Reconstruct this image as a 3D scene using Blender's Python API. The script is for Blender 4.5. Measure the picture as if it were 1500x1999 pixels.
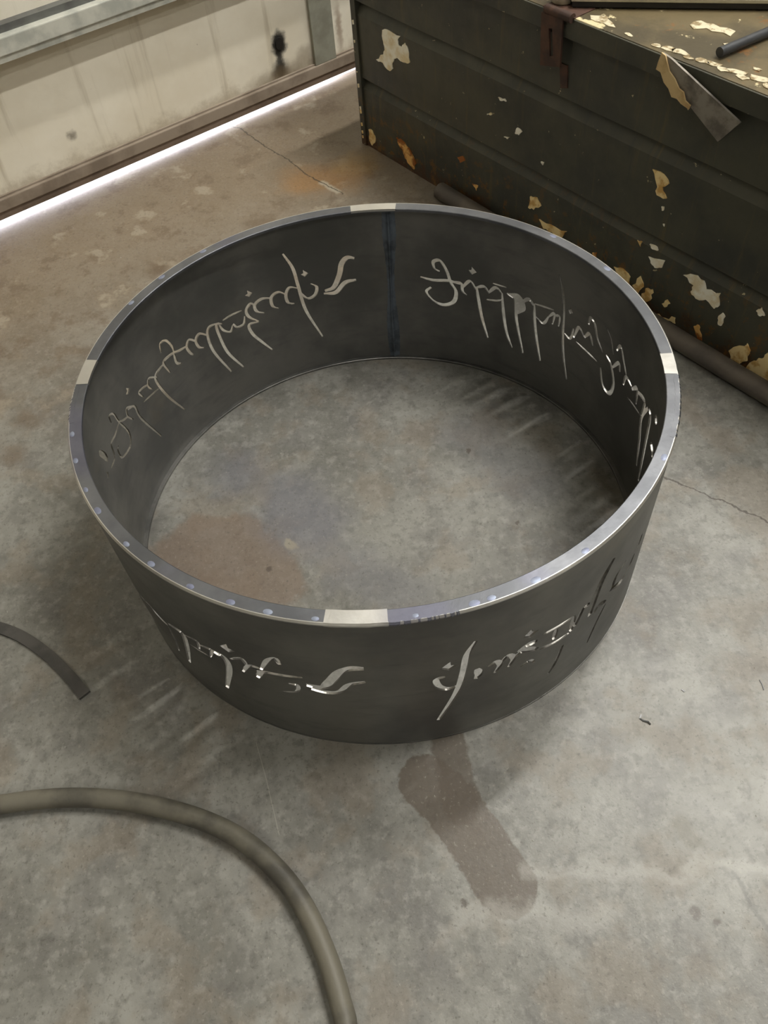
import bpy, bmesh, math, random
import numpy as np
from mathutils import Vector, Matrix
from mathutils.geometry import delaunay_2d_cdt

for o in list(bpy.data.objects):
    bpy.data.objects.remove(o)
SC = bpy.context.scene
COL = SC.collection
R2 = math.radians

# ------------------------------------------------------------------ camera
F_PX, PITCH, ROLL = 1625.338, -0.91655, -0.10498
cam_d = bpy.data.cameras.new('camera')
cam_d.sensor_fit = 'VERTICAL'
cam_d.sensor_height = 24.0
cam_d.lens = F_PX / 1999.0 * 24.0
cam_d.clip_start = 0.02
cam = bpy.data.objects.new('camera', cam_d)
COL.objects.link(cam)
fwd = Vector((0, math.cos(PITCH), math.sin(PITCH)))
up0 = Vector((0, -math.sin(PITCH), math.cos(PITCH)))
rt0 = Vector((1, 0, 0))
c_, s_ = math.cos(ROLL), math.sin(ROLL)
rt = c_ * rt0 + s_ * up0
up = -s_ * rt0 + c_ * up0
M = Matrix((rt, up, -fwd)).transposed().to_4x4()
M.translation = Vector((-0.0011, -1.06582, 1.40719))
cam.matrix_world = M
SC.camera = cam
SC.cycles.max_bounces = 4; SC.cycles.diffuse_bounces = 3; SC.cycles.glossy_bounces = 3
SC.cycles.caustics_reflective = False; SC.cycles.caustics_refractive = False
SC.cycles.adaptive_threshold = 0.06; SC.cycles.adaptive_min_samples = 12

# frames: the overhead door's line on the floor, and the chest's foot line
DOOR_O, DOOR_A = Vector((-1.07396, 1.27129, 0)), math.atan2(0.551517, 0.834164)
BOX_O, BOX_A = Vector((0.07018, 1.49995, 0)), math.atan2(-0.827759, 0.561083)
def door_pt(u, off, z):      # u along the door, off into the room
    c, s = math.cos(DOOR_A), math.sin(DOOR_A)
    return Vector((DOOR_O.x + c * u + s * off, DOOR_O.y + s * u - c * off, z))

# ------------------------------------------------------------------ world, sun, lamps, exposure
w = bpy.data.worlds.new('world'); SC.world = w
w.use_nodes = True
w.node_tree.nodes['Background'].inputs[0].default_value = (0.75, 0.85, 1.0, 1)
w.node_tree.nodes['Background'].inputs[1].default_value = 3.0
SC.view_settings.view_transform = 'Standard'
SC.view_settings.look = 'None'
SC.view_settings.gamma = 1.0
SC.view_settings.use_curve_mapping = False
SC.view_settings.exposure = -0.2

sun_d = bpy.data.lights.new('sun', 'SUN')
sun_d.energy = 34.0; sun_d.angle = R2(55); sun_d.color = (0.90, 0.88, 1.0)
sun = bpy.data.objects.new('sun', sun_d); COL.objects.link(sun)
sd = door_pt(0, 1, 0) - door_pt(0, 0, 0)
sd = (sd * math.cos(R2(27)) + Vector((0, 0, -math.sin(R2(27))))).normalized()
sun.rotation_euler = sd.to_track_quat('-Z', 'Y').to_euler()
sun.location = door_pt(0, -6, 3)

LAMP_Z = 5.2
LAMPS = [(2.5, 2.85, 210), (2.9, 1.27, 185), (1.6, 6.6, 65), (-2.3, 5.0, 75)]  # last two are added fill lamps without a known source
LAMP_COL = (1.0, 0.975, 0.915)
for u, off, pw in LAMPS:
    ld = bpy.data.lights.new('tube_light', 'AREA')
    ld.shape = 'RECTANGLE'; ld.size = 2.3; ld.size_y = 0.16
    ld.energy = pw; ld.color = LAMP_COL
    lo = bpy.data.objects.new('tube_light', ld); COL.objects.link(lo)
    lo.location = door_pt(u, off, LAMP_Z - 0.075)
    lo.rotation_euler = (0, 0, DOOR_A)

# ------------------------------------------------------------------ helpers
def lin(r, g, b):
    f = lambda v: (v / 255 / 12.92) if v / 255 <= 0.04045 else ((v / 255 + 0.055) / 1.055) ** 2.4
    return (f(r), f(g), f(b), 1.0)

class NT:
    def __init__(s, name):
        s.m = bpy.data.materials.new(name); s.m.use_nodes = True
        s.t = s.m.node_tree; s.b = s.t.nodes['Principled BSDF']
        s._pos = None; s.dim = '3D'
    def n(s, ty, **kw):
        x = s.t.nodes.new(ty)
        for k, v in kw.items(): setattr(x, k, v)
        return x
    def put(s, sock, v):
        if isinstance(v, bpy.types.NodeSocket): s.t.links.new(v, sock)
        elif v is not None:
            if hasattr(sock.default_value, '__len__') and not hasattr(v, '__len__'): v = [v] * len(sock.default_value)
            if hasattr(v, '__len__') and len(v) == 4 and len(sock.default_value) == 3: v = v[:3]
            sock.default_value = v
    def pos(s):
        if s._pos is None: s._pos = s.n('ShaderNodeNewGeometry').outputs['Position']
        return s._pos
    def obj(s): return s.n('ShaderNodeTexCoord').outputs['Object']
    def math(s, op, a, b=None, c=None, clamp=False):
        x = s.n('ShaderNodeMath', operation=op, use_clamp=clamp)
        for i, v in enumerate((a, b, c)):
            if v is not None: s.put(x.inputs[i], v)
        return x.outputs[0]
    def vm(s, op, a, b=None, scale=None):
        x = s.n('ShaderNodeVectorMath', operation=op)
        s.put(x.inputs[0], a)
        if b is not None: s.put(x.inputs[1], b)
        if scale is not None: s.put(x.inputs['Scale'], scale)
        return x.outputs['Value'] if op in ('DOT_PRODUCT', 'LENGTH', 'DISTANCE') else x.outputs['Vector']
    def noise(s, scale, detail=4, rough=0.55, vec=None, dist=0.0, color=False):
        x = s.n('ShaderNodeTexNoise', noise_dimensions=s.dim)
        s.put(x.inputs['Vector'], s.pos() if vec is None else vec)
        x.inputs['Scale'].default_value = scale; x.inputs['Detail'].default_value = detail
        x.inputs['Roughness'].default_value = rough; x.inputs['Distortion'].default_value = dist
        return x.outputs['Color' if color else 'Fac']
    def ss(s, v, a, b, lo=0.0, hi=1.0):        # smoothstep from a to b
        x = s.n('ShaderNodeMapRange', interpolation_type='SMOOTHSTEP')
        s.put(x.inputs[0], v)
        for i, k in enumerate((a, b, lo, hi)): x.inputs[i + 1].default_value = k
        return x.outputs[0]
    def mix(s, f, a, b, mode='MIX'):
        x = s.n('ShaderNodeMix', data_type='RGBA', blend_type=mode)
        s.put(x.inputs[0], f); s.put(x.inputs[6], a); s.put(x.inputs[7], b)
        return x.outputs[2]
    def mul(s, a, b): return s.math('MULTIPLY', a, b)
    def set(s, **kw):
        for k, v in kw.items(): s.put(s.b.inputs[k.replace('_', ' ')], v)
        return s
    def bump(s, h, strength=0.3, dist=0.002):
        x = s.n('ShaderNodeBump'); x.inputs['Strength'].default_value = strength; x.inputs['Distance'].default_value = dist
        s.put(x.inputs['Height'], h); s.t.links.new(x.outputs[0], s.b.inputs['Normal'])
    def seg(s, p, a, b):
        ax, ay = a; bx, by = b
        d = (bx - ax, by - ay, 0); l2 = d[0] ** 2 + d[1] ** 2
        pa = s.vm('SUBTRACT', p, (ax, ay, 0))
        h = s.math('MULTIPLY', s.vm('DOT_PRODUCT', pa, d), 1 / l2, clamp=True)
        return s.vm('LENGTH', s.vm('SUBTRACT', pa, s.vm('SCALE', d, scale=h)))
    def poly(s, p, pts):
        r = None
        for a, b in zip(pts, pts[1:]):
            x = s.seg(p, a, b); r = x if r is None else s.math('MINIMUM', r, x)
        return r

def flatxy(N, vec):
    return N.vm('MULTIPLY', vec, (1, 1, 0))

def mesh_obj(name, verts, faces, mat, parent=None, smooth=False, loc=None, rz=None):
    me = bpy.data.meshes.new(name)
    me.from_pydata([tuple(v) for v in verts], [], faces)
    me.validate(); me.update()
    if smooth: me.polygons.foreach_set('use_smooth', [True] * len(me.polygons))
    if mat: me.materials.append(mat)
    o = bpy.data.objects.new(name, me); COL.objects.link(o)
    if parent: o.parent = parent
    if loc is not None: o.location = loc
    if rz is not None: o.rotation_euler = (0, 0, rz)
    return o

def empty(name, loc=(0, 0, 0), rz=0.0):
    o = bpy.data.objects.new(name, None); COL.objects.link(o)
    o.location = loc; o.rotation_euler = (0, 0, rz); o.empty_display_size = 0.05
    return o

def tag(o, label=None, cat=None, group=None, kind=None):
    if label: o['label'] = label
    if cat: o['category'] = cat
    if group: o['group'] = group
    if kind: o['kind'] = kind
    return o

def box_vf(x0, x1, y0, y1, z0, z1):
    v = [(x, y, z) for z in (z0, z1) for y in (y0, y1) for x in (x0, x1)]
    f = [(0, 2, 3, 1), (4, 5, 7, 6), (0, 1, 5, 4), (2, 6, 7, 3), (0, 4, 6, 2), (1, 3, 7, 5)]
    return v, f

def box(name, x0, x1, y0, y1, z0, z1, mat, parent=None, bevel=0.0, **kw):
    v, f = box_vf(x0, x1, y0, y1, z0, z1)
    o = mesh_obj(name, v, f, mat, parent, **kw)
    if bevel:
        bm = bmesh.new(); bm.from_mesh(o.data)
        bmesh.ops.bevel(bm, geom=bm.edges[:], offset=bevel, segments=2, affect='EDGES', profile=0.6)
        bm.to_mesh(o.data); bm.free()
    return o

def multi_box(name, boxes, mat, parent=None, **kw):
    V, Fc = [], []
    for b in boxes:
        v, f = box_vf(*b); k = len(V)
        V += v; Fc += [tuple(i + k for i in q) for q in f]
    return mesh_obj(name, V, Fc, mat, parent, **kw)

def prism(name, pts, y0, y1, mat, parent=None, jitter=0.0, seed=0):
    """polygon in the local x-z plane, thick from y0 (front) to y1"""
    bm = bmesh.new()
    fr = [bm.verts.new((x, y0, z)) for x, z in pts]
    bk = [bm.verts.new((x, y1, z)) for x, z in pts]
    n = len(pts)
    bm.faces.new(fr); bm.faces.new(bk[::-1])
    for i in range(n): bm.faces.new((fr[i], bk[i], bk[(i + 1) % n], fr[(i + 1) % n]))
    bmesh.ops.recalc_face_normals(bm, faces=bm.faces[:])
    bmesh.ops.triangulate(bm, faces=[f for f in bm.faces if len(f.verts) > 4])
    me = bpy.data.meshes.new(name); bm.to_mesh(me); bm.free()
    if mat: me.materials.append(mat)
    o = bpy.data.objects.new(name, me); COL.objects.link(o)
    if parent: o.parent = parent
    return o

def catmull(pts, n):
    P = [np.array(p, float) for p in pts]
    if len(P) == 2: return [P[0] + (P[1] - P[0]) * t for t in np.linspace(0, 1, n + 1)]
    P = [2 * P[0] - P[1]] + P + [2 * P[-1] - P[-2]]
    out = []
    for i in range(1, len(P) - 2):
        a, b, c, d = P[i - 1:i + 3]
        for t in np.linspace(0, 1, n, endpoint=False):
            out.append(0.5 * (2 * b + (c - a) * t + (2 * a - 5 * b + 4 * c - d) * t * t + (3 * b - a - 3 * c + d) * t ** 3))
    out.append(P[-2]); return out

def tube(name, path, rad, mat, parent=None, n=20, flat=1.0, caps=True):
    P = [np.array(p, float) for p in path]; V, Fc = [], []
    for i, p in enumerate(P):
        t = P[min(i + 1, len(P) - 1)] - P[max(i - 1, 0)]; t /= np.linalg.norm(t)
        zz = np.array((0, 0, 1.0)); s = np.cross(t, zz)
        if np.linalg.norm(s) < 1e-4: s = np.array((1.0, 0, 0))
        s /= np.linalg.norm(s); u = np.cross(s, t)
        for k in range(n):
            a = 2 * math.pi * k / n
            V.append(p + s * rad * math.cos(a) + u * rad * flat * math.sin(a))
    for i in range(len(P) - 1):
        for k in range(n):
            Fc.append((i * n + k, i * n + (k + 1) % n, (i + 1) * n + (k + 1) % n, (i + 1) * n + k))
    if caps:
        Fc.append(tuple(range(n))[::-1]); Fc.append(tuple((len(P) - 1) * n + k for k in range(n)))
    o = mesh_obj(name, V, Fc, mat, parent, smooth=True)
    o.data.set_sharp_from_angle(angle=R2(50))
    return o

# ------------------------------------------------------------------ materials
def m_floor():
    N = NT('concrete'); N.dim = '2D'; P = flatxy(N, N.pos())
    wobc = N.noise(8, 4, 0.6, P, color=True)
    finec = N.noise(42, 3, 0.65, P, color=True)
    wob = N.vm('SUBTRACT', wobc, (0.5, 0.5, 0.5)); fine = N.vm('SUBTRACT', finec, (0.5, 0.5, 0.5))
    sw = N.n('ShaderNodeSeparateXYZ'); N.put(sw.inputs[0], wobc)
    sf = N.n('ShaderNodeSeparateXYZ'); N.put(sf.inputs[0], finec)
    Pw = N.vm('ADD', P, flatxy(N, N.vm('ADD', N.vm('SCALE', wob, scale=0.10), N.vm('SCALE', fine, scale=0.018))))
    Pf = N.vm('ADD', P, flatxy(N, N.vm('SCALE', fine, scale=0.016)))
    big = N.noise(2.4, 5, 0.62, P)
    c = N.mix(N.ss(big, 0.38, 0.62), lin(144, 142, 135), lin(118, 116, 109))
    c = N.mix(N.mul(N.ss(sw.outputs[0], 0.46, 0.74), 0.55), c, lin(158, 156, 149))
    c = N.mix(N.mul(N.ss(sw.outputs[1], 0.46, 0.74), 0.6), c, lin(104, 101, 98))
    c = N.mix(N.mul(N.ss(sf.outputs[0], 0.48, 0.74), 0.42), c, lin(164, 162, 155))
    c = N.mix(N.mul(N.ss(sf.outputs[1], 0.48, 0.76), 0.50), c, lin(94, 91, 86))
    c = N.mix(N.mul(N.ss(sw.outputs[2], 0.48, 0.66), 0.30), c, lin(134, 118, 98))
    # warm brown dust towards the big door, with noisy limits
    dd = N.vm('DOT_PRODUCT', N.vm('SUBTRACT', Pw, (-0.95, 0.75, 0)), (0.42, -0.91, 0))
    back = N.ss(dd, 0.60, 0.0)
    c = N.mix(N.mul(N.ss(dd, 0.6, -0.30), 0.75), c, lin(142, 123, 99))
    c = N.mix(N.mul(N.mul(back, N.ss(N.noise(11, 4, 0.7, P), 0.52, 0.68)), 0.6), c, lin(114, 96, 78))
    c = N.mix(N.mul(N.mul(back, N.ss(sw.outputs[2], 0.60, 0.70)), 0.55), c, lin(178, 167, 148))
    def blob(col, pts, r0, r1, k, vec=None):
        nonlocal c
        if len(pts) == 1: d = N.vm('LENGTH', N.vm('SUBTRACT', vec or Pw, (pts[0][0], pts[0][1], 0)))
        else: d = N.poly(vec or Pw, pts)
        c = N.mix(N.mul(N.ss(d, r1, r0), k), c, lin(*col))
    blob((126, 106, 90), [(-0.41, -0.04), (-0.30, -0.06), (-0.27, -0.13)], 0.075, 0.10, 0.62)
    blob((108, 108, 117), [(-0.20, 0.06), (-0.16, 0.0)], 0.03, 0.13, 0.6)
    blob((108, 108, 117), [(-0.32, 0.17)], 0.02, 0.11, 0.5)
    blob((112, 112, 118), [(-0.08, -0.12), (0.02, -0.2)], 0.02, 0.09, 0.45)
    blob((104, 104, 110), [(0.22, 0.20), (0.33, 0.05)], 0.02, 0.12, 0.4)
    blob((168, 158, 134), [(-0.19, -0.045)], 0.008, 0.022, 0.5)
    blob((168, 124, 72), [(-0.13, 1.33), (-0.03, 1.33)], 0.03, 0.13, 0.6)
    blob((172, 138, 84), [(0.03, 1.40)], 0.02, 0.10, 0.5)
    blob((196, 186, 166), [(-0.085, 1.31), (-0.04, 1.25)], 0.004, 0.016, 0.8, Pf)
    # dried spill in front of the ring
    blob((96, 85, 73), [(0.022, -0.572), (0.06, -0.615), (0.095, -0.68), (0.130, -0.75)], 0.045, 0.050, 0.85, Pf)
    blob((96, 85, 73), [(0.068, -0.50), (0.075, -0.62)], 0.026, 0.034, 0.8, Pf)
    blob((112, 106, 92), [(0.425, -0.685), (0.436, -0.71)], 0.008, 0.022, 0.6, Pf)
    blob((182, 179, 172), [(0.18, -0.728), (0.302, -0.742), (0.481, -0.763), (0.548, -0.777)], 0.001, 0.020, 0.42, Pw)
    blob((182, 179, 172), [(0.04, -0.80), (0.16, -0.79), (0.28, -0.80)], 0.001, 0.03, 0.4, Pw)
    blob((90, 88, 84), [(0.484, -0.765), (0.495, -0.815), (0.51, -0.859)], 0.001, 0.006, 0.5, Pf)
    blob((180, 176, 164), [(-0.27, -0.47), (-0.252, -0.537), (-0.23, -0.634)], 0.0003, 0.0012, 0.5, P)
    for x, y, r in [(0.272, -0.053, 0.006), (0.435, -0.831, 0.008), (0.407, -0.814, 0.012), (0.058, -0.767, 0.008), (0.201, 0.16, 0.009), (-0.246, -0.102, 0.009)]:
        blob((78, 68, 58), [(x, y)], r * 0.4, r, 0.75, Pf)
    for x, y, r in [(-0.72, 0.62, 0.05), (-0.55, 0.95, 0.06), (-0.3, 1.12, 0.05), (-0.83, 0.40, 0.06), (-0.86, 0.30, 0.05)]:
        blob((104, 86, 68), [(x, y)], r * 0.2, r, 0.5)
    # fine grit, scuffs and pits
    g = N.noise(130, 3, 0.7, P)
    c = N.mix(N.mul(N.ss(g, 0.58, 0.74), 0.5), c, lin(84, 79, 72))
    c = N.mix(N.mul(N.ss(g, 0.38, 0.26), 0.25), c, lin(182, 177, 164))
    ck = N.math('MINIMUM', N.poly(Pf, CRACK_A), N.math('MINIMUM', N.poly(Pf, CRACK_B), N.poly(Pf, CRACK_C)))
    c = N.mix(N.mul(N.ss(ck, 0.0032, 0.0008), 0.8), c, lin(66, 58, 49))
    c = N.mix(1.0, c, (0.84, 0.85, 0.85, 1), 'MULTIPLY')
    N.set(Base_Color=c, Roughness=N.math('ADD', N.mul(sw.outputs[2], 0.22), 0.33), Specular_IOR_Level=0.5)
    N.bump(N.noise(90, 3, 0.65, P), 0.2, 0.0015)
    return N.m

CRACK_A = [(0.604, 0.03), (0.641, -0.004), (0.676, -0.03), (0.727, -0.071), (0.751, -0.094), (0.799, -0.133), (0.95, -0.23)]
CRACK_B = [(-0.389, 1.712), (-0.345, 1.692), (-0.306, 1.624), (-0.25, 1.542), (-0.192, 1.468)]
CRACK_C = [(-0.192, 1.468), (-0.121, 1.349), (-0.068, 1.29), (-0.023, 1.236)]

def simple(name, col, rough=0.6, metal=0.0, var=None, vscale=8, bump=0.0, bscale=60, spec=0.5, vr=(0.4, 0.65)):
    N = NT(name)
    c = col if var is None else N.mix(N.ss(N.noise(vscale, 5, 0.6, N.obj()), *vr), col, var)
    N.set(Base_Color=c, Roughness=rough, Metallic=metal, Specular_IOR_Level=spec)
    if bump: N.bump(N.noise(bscale, 4, 0.6, N.obj()), bump, 0.002)
    return N.m

def m_band():
    N = NT('mill_scale_steel'); P = N.obj()
    c = N.mix(N.ss(N.noise(3.5, 5, 0.6, P), 0.38, 0.65), lin(120, 119, 115), lin(92, 92, 90))
    st = N.n('ShaderNodeMapping'); N.put(st.inputs[0], P); st.inputs['Scale'].default_value = (10, 10, 45)
    c = N.mix(N.mul(N.ss(N.noise(1, 5, 0.6, st.outputs[0]), 0.5, 0.75), 0.4), c, lin(82, 82, 82))
    c = N.mix(N.mul(N.ss(N.noise(6, 5, 0.6, N.vm('ADD', P, (4, 2, 1))), 0.58, 0.75), 0.35), c, lin(116, 108, 92))
    N.set(Base_Color=c, Metallic=0.55, Roughness=N.math('ADD', N.mul(N.noise(12, 5, 0.6, P), 0.22), 0.33), Specular_IOR_Level=0.4)
    N.bump(N.noise(8, 3, 0.5, P), 0.12, 0.004)
    return N.m

def m_rim(name, a, b, rough, metal=0.9):
    N = NT(name); P = N.obj()
    c = N.mix(N.ss(N.noise(7, 5, 0.6, P), 0.35, 0.65), a, b)
    c = N.mix(N.mul(N.ss(N.noise(5, 3, 0.5, N.vm('ADD', P, (7, 3, 0))), 0.56, 0.70), 0.3), c, lin(118, 117, 146))
    N.set(Base_Color=c, Metallic=metal, Roughness=N.math('ADD', N.mul(N.noise(30, 4, 0.6, P), 0.2), rough))
    N.bump(N.noise(140, 3, 0.6, P), 0.15, 0.001)
    return N.m

def m_chest():
    N = NT('chipped_dark_green_paint'); P = N.obj()
    c = N.mix(N.ss(N.noise(5, 5, 0.6, P), 0.38, 0.66), lin(72, 71, 59), lin(56, 57, 51))
    st = N.n('ShaderNodeMapping'); N.put(st.inputs[0], P); st.inputs['Scale'].default_value = (40, 1, 3.5)
    c = N.mix(N.mul(N.ss(N.noise(1, 5, 0.65, st.outputs[0]), 0.54, 0.76), 0.6), c, lin(100, 88, 54))
    c = N.mix(N.mul(N.ss(N.noise(1, 4, 0.65, N.vm('ADD', st.outputs[0], (9, 2, 4))), 0.6, 0.78), 0.6), c, lin(38, 42, 50))
    sx = N.n('ShaderNodeSeparateXYZ'); N.put(sx.inputs[0], P)
    edge = N.math('ADD', sx.outputs[2], N.mul(N.math('SUBTRACT', N.noise(14, 6, 0.7, P), 0.5), 0.34))
    c = N.mix(N.mul(N.ss(edge, 0.05, -0.01), 0.9), c, lin(74, 46, 24))
    low = N.ss(sx.outputs[2], 0.26, 0.02)
    c = N.mix(N.mul(N.mul(N.ss(N.noise(26, 5, 0.7, P), 0.54, 0.62), low), 0.9), c, lin(112, 78, 36))
    c = N.mix(N.mul(N.ss(N.noise(34, 4, 0.7, N.vm('ADD', P, (3, 8, 2))), 0.665, 0.70), 0.8), c, lin(205, 190, 150))
    N.set(Base_Color=c, Roughness=N.math('ADD', N.mul(N.noise(20, 4, 0.6, P), 0.25), 0.38))
    N.bump(N.noise(45, 5, 0.65, P), 0.3, 0.003)
    return N.m

def m_lid():
    N = NT('worn_lid_paint'); P = N.obj()
    c = N.mix(N.ss(N.noise(6, 5, 0.6, P), 0.4, 0.62), lin(104, 92, 66), lin(74, 66, 48))
    c = N.mix(N.ss(N.noise(9, 6, 0.7, N.vm('ADD', P, (2, 6, 0))), 0.585, 0.62), c, lin(214, 200, 160))
    c = N.mix(N.mul(N.ss(N.noise(16, 5, 0.7, N.vm('ADD', P, (8, 1, 0))), 0.6, 0.66), 0.8), c, lin(120, 84, 46))
    N.set(Base_Color=c, Roughness=0.42); N.bump(N.noise(50, 5, 0.65, P), 0.3, 0.003)
    return N.m

def m_door():
    N = NT('dirty_cream_steel'); P = N.obj()
    c = N.mix(N.ss(N.noise(3, 5, 0.6, P), 0.35, 0.7), lin(242, 236, 220), lin(230, 222, 203))
    st = N.n('ShaderNodeMapping'); N.put(st.inputs[0], P); st.inputs['Scale'].default_value = (22, 1, 1.6)
    c = N.mix(N.mul(N.ss(N.noise(1, 5, 0.6, st.outputs[0]), 0.55, 0.8), 0.55), c, lin(160, 146, 120))
    sx = N.n('ShaderNodeSeparateXYZ'); N.put(sx.inputs[0], P)
    low = N.ss(N.math('ADD', sx.outputs[2], N.mul(N.math('SUBTRACT', N.noise(9, 6, 0.7, P), 0.5), 0.16)), 0.12, 0.06)
    c = N.mix(N.mul(low, 0.55), c, lin(150, 134, 108))
    c = N.mix(N.mul(N.ss(N.noise(60, 4, 0.7, P), 0.68, 0.74), 0.6), c, lin(120, 108, 90))
    # soot round the burnt lock hole, and two small knocks
    wob = N.vm('SCALE', N.vm('SUBTRACT', N.noise(40, 4, 0.6, P, color=True), (0.5, 0.5, 0.5)), scale=0.03)
    Q = N.vm('MULTIPLY', N.vm('ADD', P, wob), (1, 0, 1))
    def spot(x, z, rx, rz, k, col, soft=0.5):
        nonlocal c
        d = N.vm('LENGTH', N.vm('MULTIPLY', N.vm('SUBTRACT', Q, (x, 0, z)), (1 / rx, 0, 1 / rz)))
        c = N.mix(N.mul(N.ss(d, 1.0, soft), k), c, lin(*col))
    spot(1.066, 0.183, 0.038, 0.050, 0.97, (22, 22, 22))
    spot(1.060, 0.135, 0.024, 0.06, 0.9, (30, 30, 28), 0.2)
    spot(1.055, 0.098, 0.050, 0.046, 0.9, (30, 32, 32), 0.2)
    spot(1.08, 0.085, 0.22, 0.045, 0.6, (110, 92, 66), 0.1)
    spot(1.16, 0.12, 0.06, 0.04, 0.5, (120, 102, 76), 0.1)
    spot(0.304, 0.16, 0.02, 0.022, 0.7, (90, 80, 66), 0.1)
    spot(1.31, 0.16, 0.02, 0.12, 0.6, (120, 84, 54), 0.1)
    N.set(Base_Color=c, Roughness=0.5)
    N.bump(N.noise(4, 3, 0.5, P), 0.1, 0.01)
    return N.m

MT = dict(
    floor=m_floor(), band=m_band(), chest=m_chest(), lid=m_lid(), door=m_door(),
    rim=m_rim('ground_steel', lin(122, 124, 129), lin(100, 102, 107), 0.34),
    rim_low=simple('dark_rim_steel', lin(128, 127, 124), 0.35, 0.8, lin(100, 100, 98), 12),
    bright=m_rim('bright_ground_steel', lin(214, 213, 210), lin(196, 195, 193), 0.25, 1.0),
    tack=simple('heat_tinted_steel', lin(140, 148, 166), 0.5, 0.6, lin(118, 122, 144), 40),
    weld=simple('welded_bead', lin(96, 105, 116), 0.42, 0.25, lin(66, 72, 78), 22, 0.4, 120),
    galv=simple('galvanised_steel', lin(206, 206, 196), 0.5, 0.05, lin(176, 178, 170), 14, 0.1, 40),
    stile=simple('dull_zinc_stile', lin(152, 152, 138), 0.6, 0.05, lin(132, 131, 118), 10),
    galv_dark=simple('dark_zinc', lin(112, 113, 110), 0.5, 0.3, lin(96, 96, 94), 14),  # darker grey zinc for the strut's top flange
    retain=simple('dusty_brown_aluminium', lin(152, 139, 124), 0.65, 0.0, lin(128, 115, 101), 9, 0.2, 50),
    seal=simple('brown_rubber', lin(128, 112, 98), 0.75, 0.0, lin(106, 92, 80), 9, 0.2, 50),
    wall=simple('grey_painted_block', lin(176, 172, 160), 0.8, 0.0, lin(160, 156, 146), 2),
    ceil=simple('white_ceiling_sheet', lin(205, 203, 196), 0.8),
    apron=simple('outside_concrete', lin(190, 188, 182), 0.9, 0.0, lin(170, 168, 160), 3),
    hose=simple('dusty_grey_rubber', lin(104, 100, 88), 0.55, 0.0, lin(72, 69, 62), 9, 0.25, 90),
    hose2=simple('dusty_black_rubber', lin(98, 90, 80), 0.55, 0.0, lin(78, 72, 66), 12, 0.2, 90),
    offcut=simple('dull_rolled_steel', lin(92, 90, 88), 0.5, 0.5, lin(74, 73, 72), 12, 0.15, 90),
    strip=simple('scuffed_zinc_bar', lin(150, 144, 134), 0.45, 0.4, lin(110, 104, 96), 26, 0.3, 80),
    tape=simple('torn_tan_paper', lin(206, 180, 132), 0.8, 0.0, lin(180, 150, 104), 22, 0.3, 60),
    rust=simple('rusty_iron', lin(88, 62, 50), 0.7, 0.2, lin(64, 48, 42), 22, 0.4, 80),
    rod=simple('dark_steel_rod', lin(74, 76, 80), 0.4, 0.5, lin(60, 62, 66), 20),
    black=simple('black_plastic_and_shade', lin(34, 32, 30), 0.5),  # lock boss, and the built-in shade under the lid's pale bar
    pale=simple('pale_metal', lin(196, 190, 166), 0.45, 0.2, lin(176, 170, 148), 12),
    chip_p=simple('bare_cream_primer', lin(250, 246, 230), 0.7, 0.0, lin(228, 212, 172), 26, 0.3, 60),
    chip_t=simple('bare_tan_primer', lin(240, 216, 158), 0.7, 0.0, lin(204, 160, 92), 26, 0.4, 60, vr=(0.45, 0.6)),
    chip_o=simple('rust_stained_primer', lin(228, 180, 106), 0.7, 0.0, lin(150, 88, 34), 26, 0.4, 60, vr=(0.42, 0.55)),
    flake=simple('flaked_lid_primer', lin(206, 196, 168), 0.7, 0.0, lin(140, 122, 88), 60, 0.5, 80, vr=(0.45, 0.6)),
    swarf=simple('dark_steel_swarf', lin(66, 66, 66), 0.3, 0.8),
    grit=simple('bright_filings', lin(225, 222, 214), 0.25, 0.6),
    lamp_body=simple('white_enamel', lin(225, 225, 220), 0.4),
)
mt = NT('lit_tube'); mt.set(Base_Color=(0.9, 0.9, 0.88, 1), Emission_Color=LAMP_COL + (1,), Emission_Strength=6.0); MT['tube'] = mt.m; mt.m.cycles.emission_sampling = 'NONE'

# ------------------------------------------------------------------ the room
fl = mesh_obj('floor', *box_vf(-4.0, 5.2, -8.2, 0.0, -0.12, 0.0), MT['floor'], loc=DOOR_O, rz=DOOR_A)
tag(fl, 'stained grey concrete workshop floor', kind='structure')
UL, UR, OFF, CZ = -4.0, 5.0, 8.0, 5.6      # room limits in the door frame
def struct(name, boxes, mat, label):
    return tag(multi_box(name, boxes, mat, loc=DOOR_O, rz=DOOR_A), label, kind='structure')
struct('wall_back', [(UL - .2, -2.9, .06, .26, -.12, CZ), (1.42, UR + .2, .06, .26, -.12, CZ), (-2.9, 1.42, .06, .26, 3.0, CZ)], MT['wall'], 'grey wall around the overhead door')
struct('wall_left', [(UL - .2, UL, -OFF - .2, .06, -.12, CZ)], MT['wall'], 'grey side wall left of the overhead door')
struct('wall_right', [(UR, UR + .2, -OFF - .2, .06, -.12, CZ)], MT['wall'], 'grey side wall behind the chest')
struct('wall_front', [(UL, UR, -OFF - .2, -OFF, -.12, CZ)], MT['wall'], 'grey wall opposite the overhead door')
struct('ceiling', [(UL - .2, UR + .2, -OFF - .2, .26, CZ, CZ + .1)], MT['ceil'], 'white sheet ceiling of the workshop')
tag(mesh_obj('ground', *box_vf(-14, 14, 0.0, 16, -.13, -0.004), MT['apron'], loc=DOOR_O, rz=DOOR_A), 'sunlit concrete apron outside the door', kind='structure')

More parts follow.
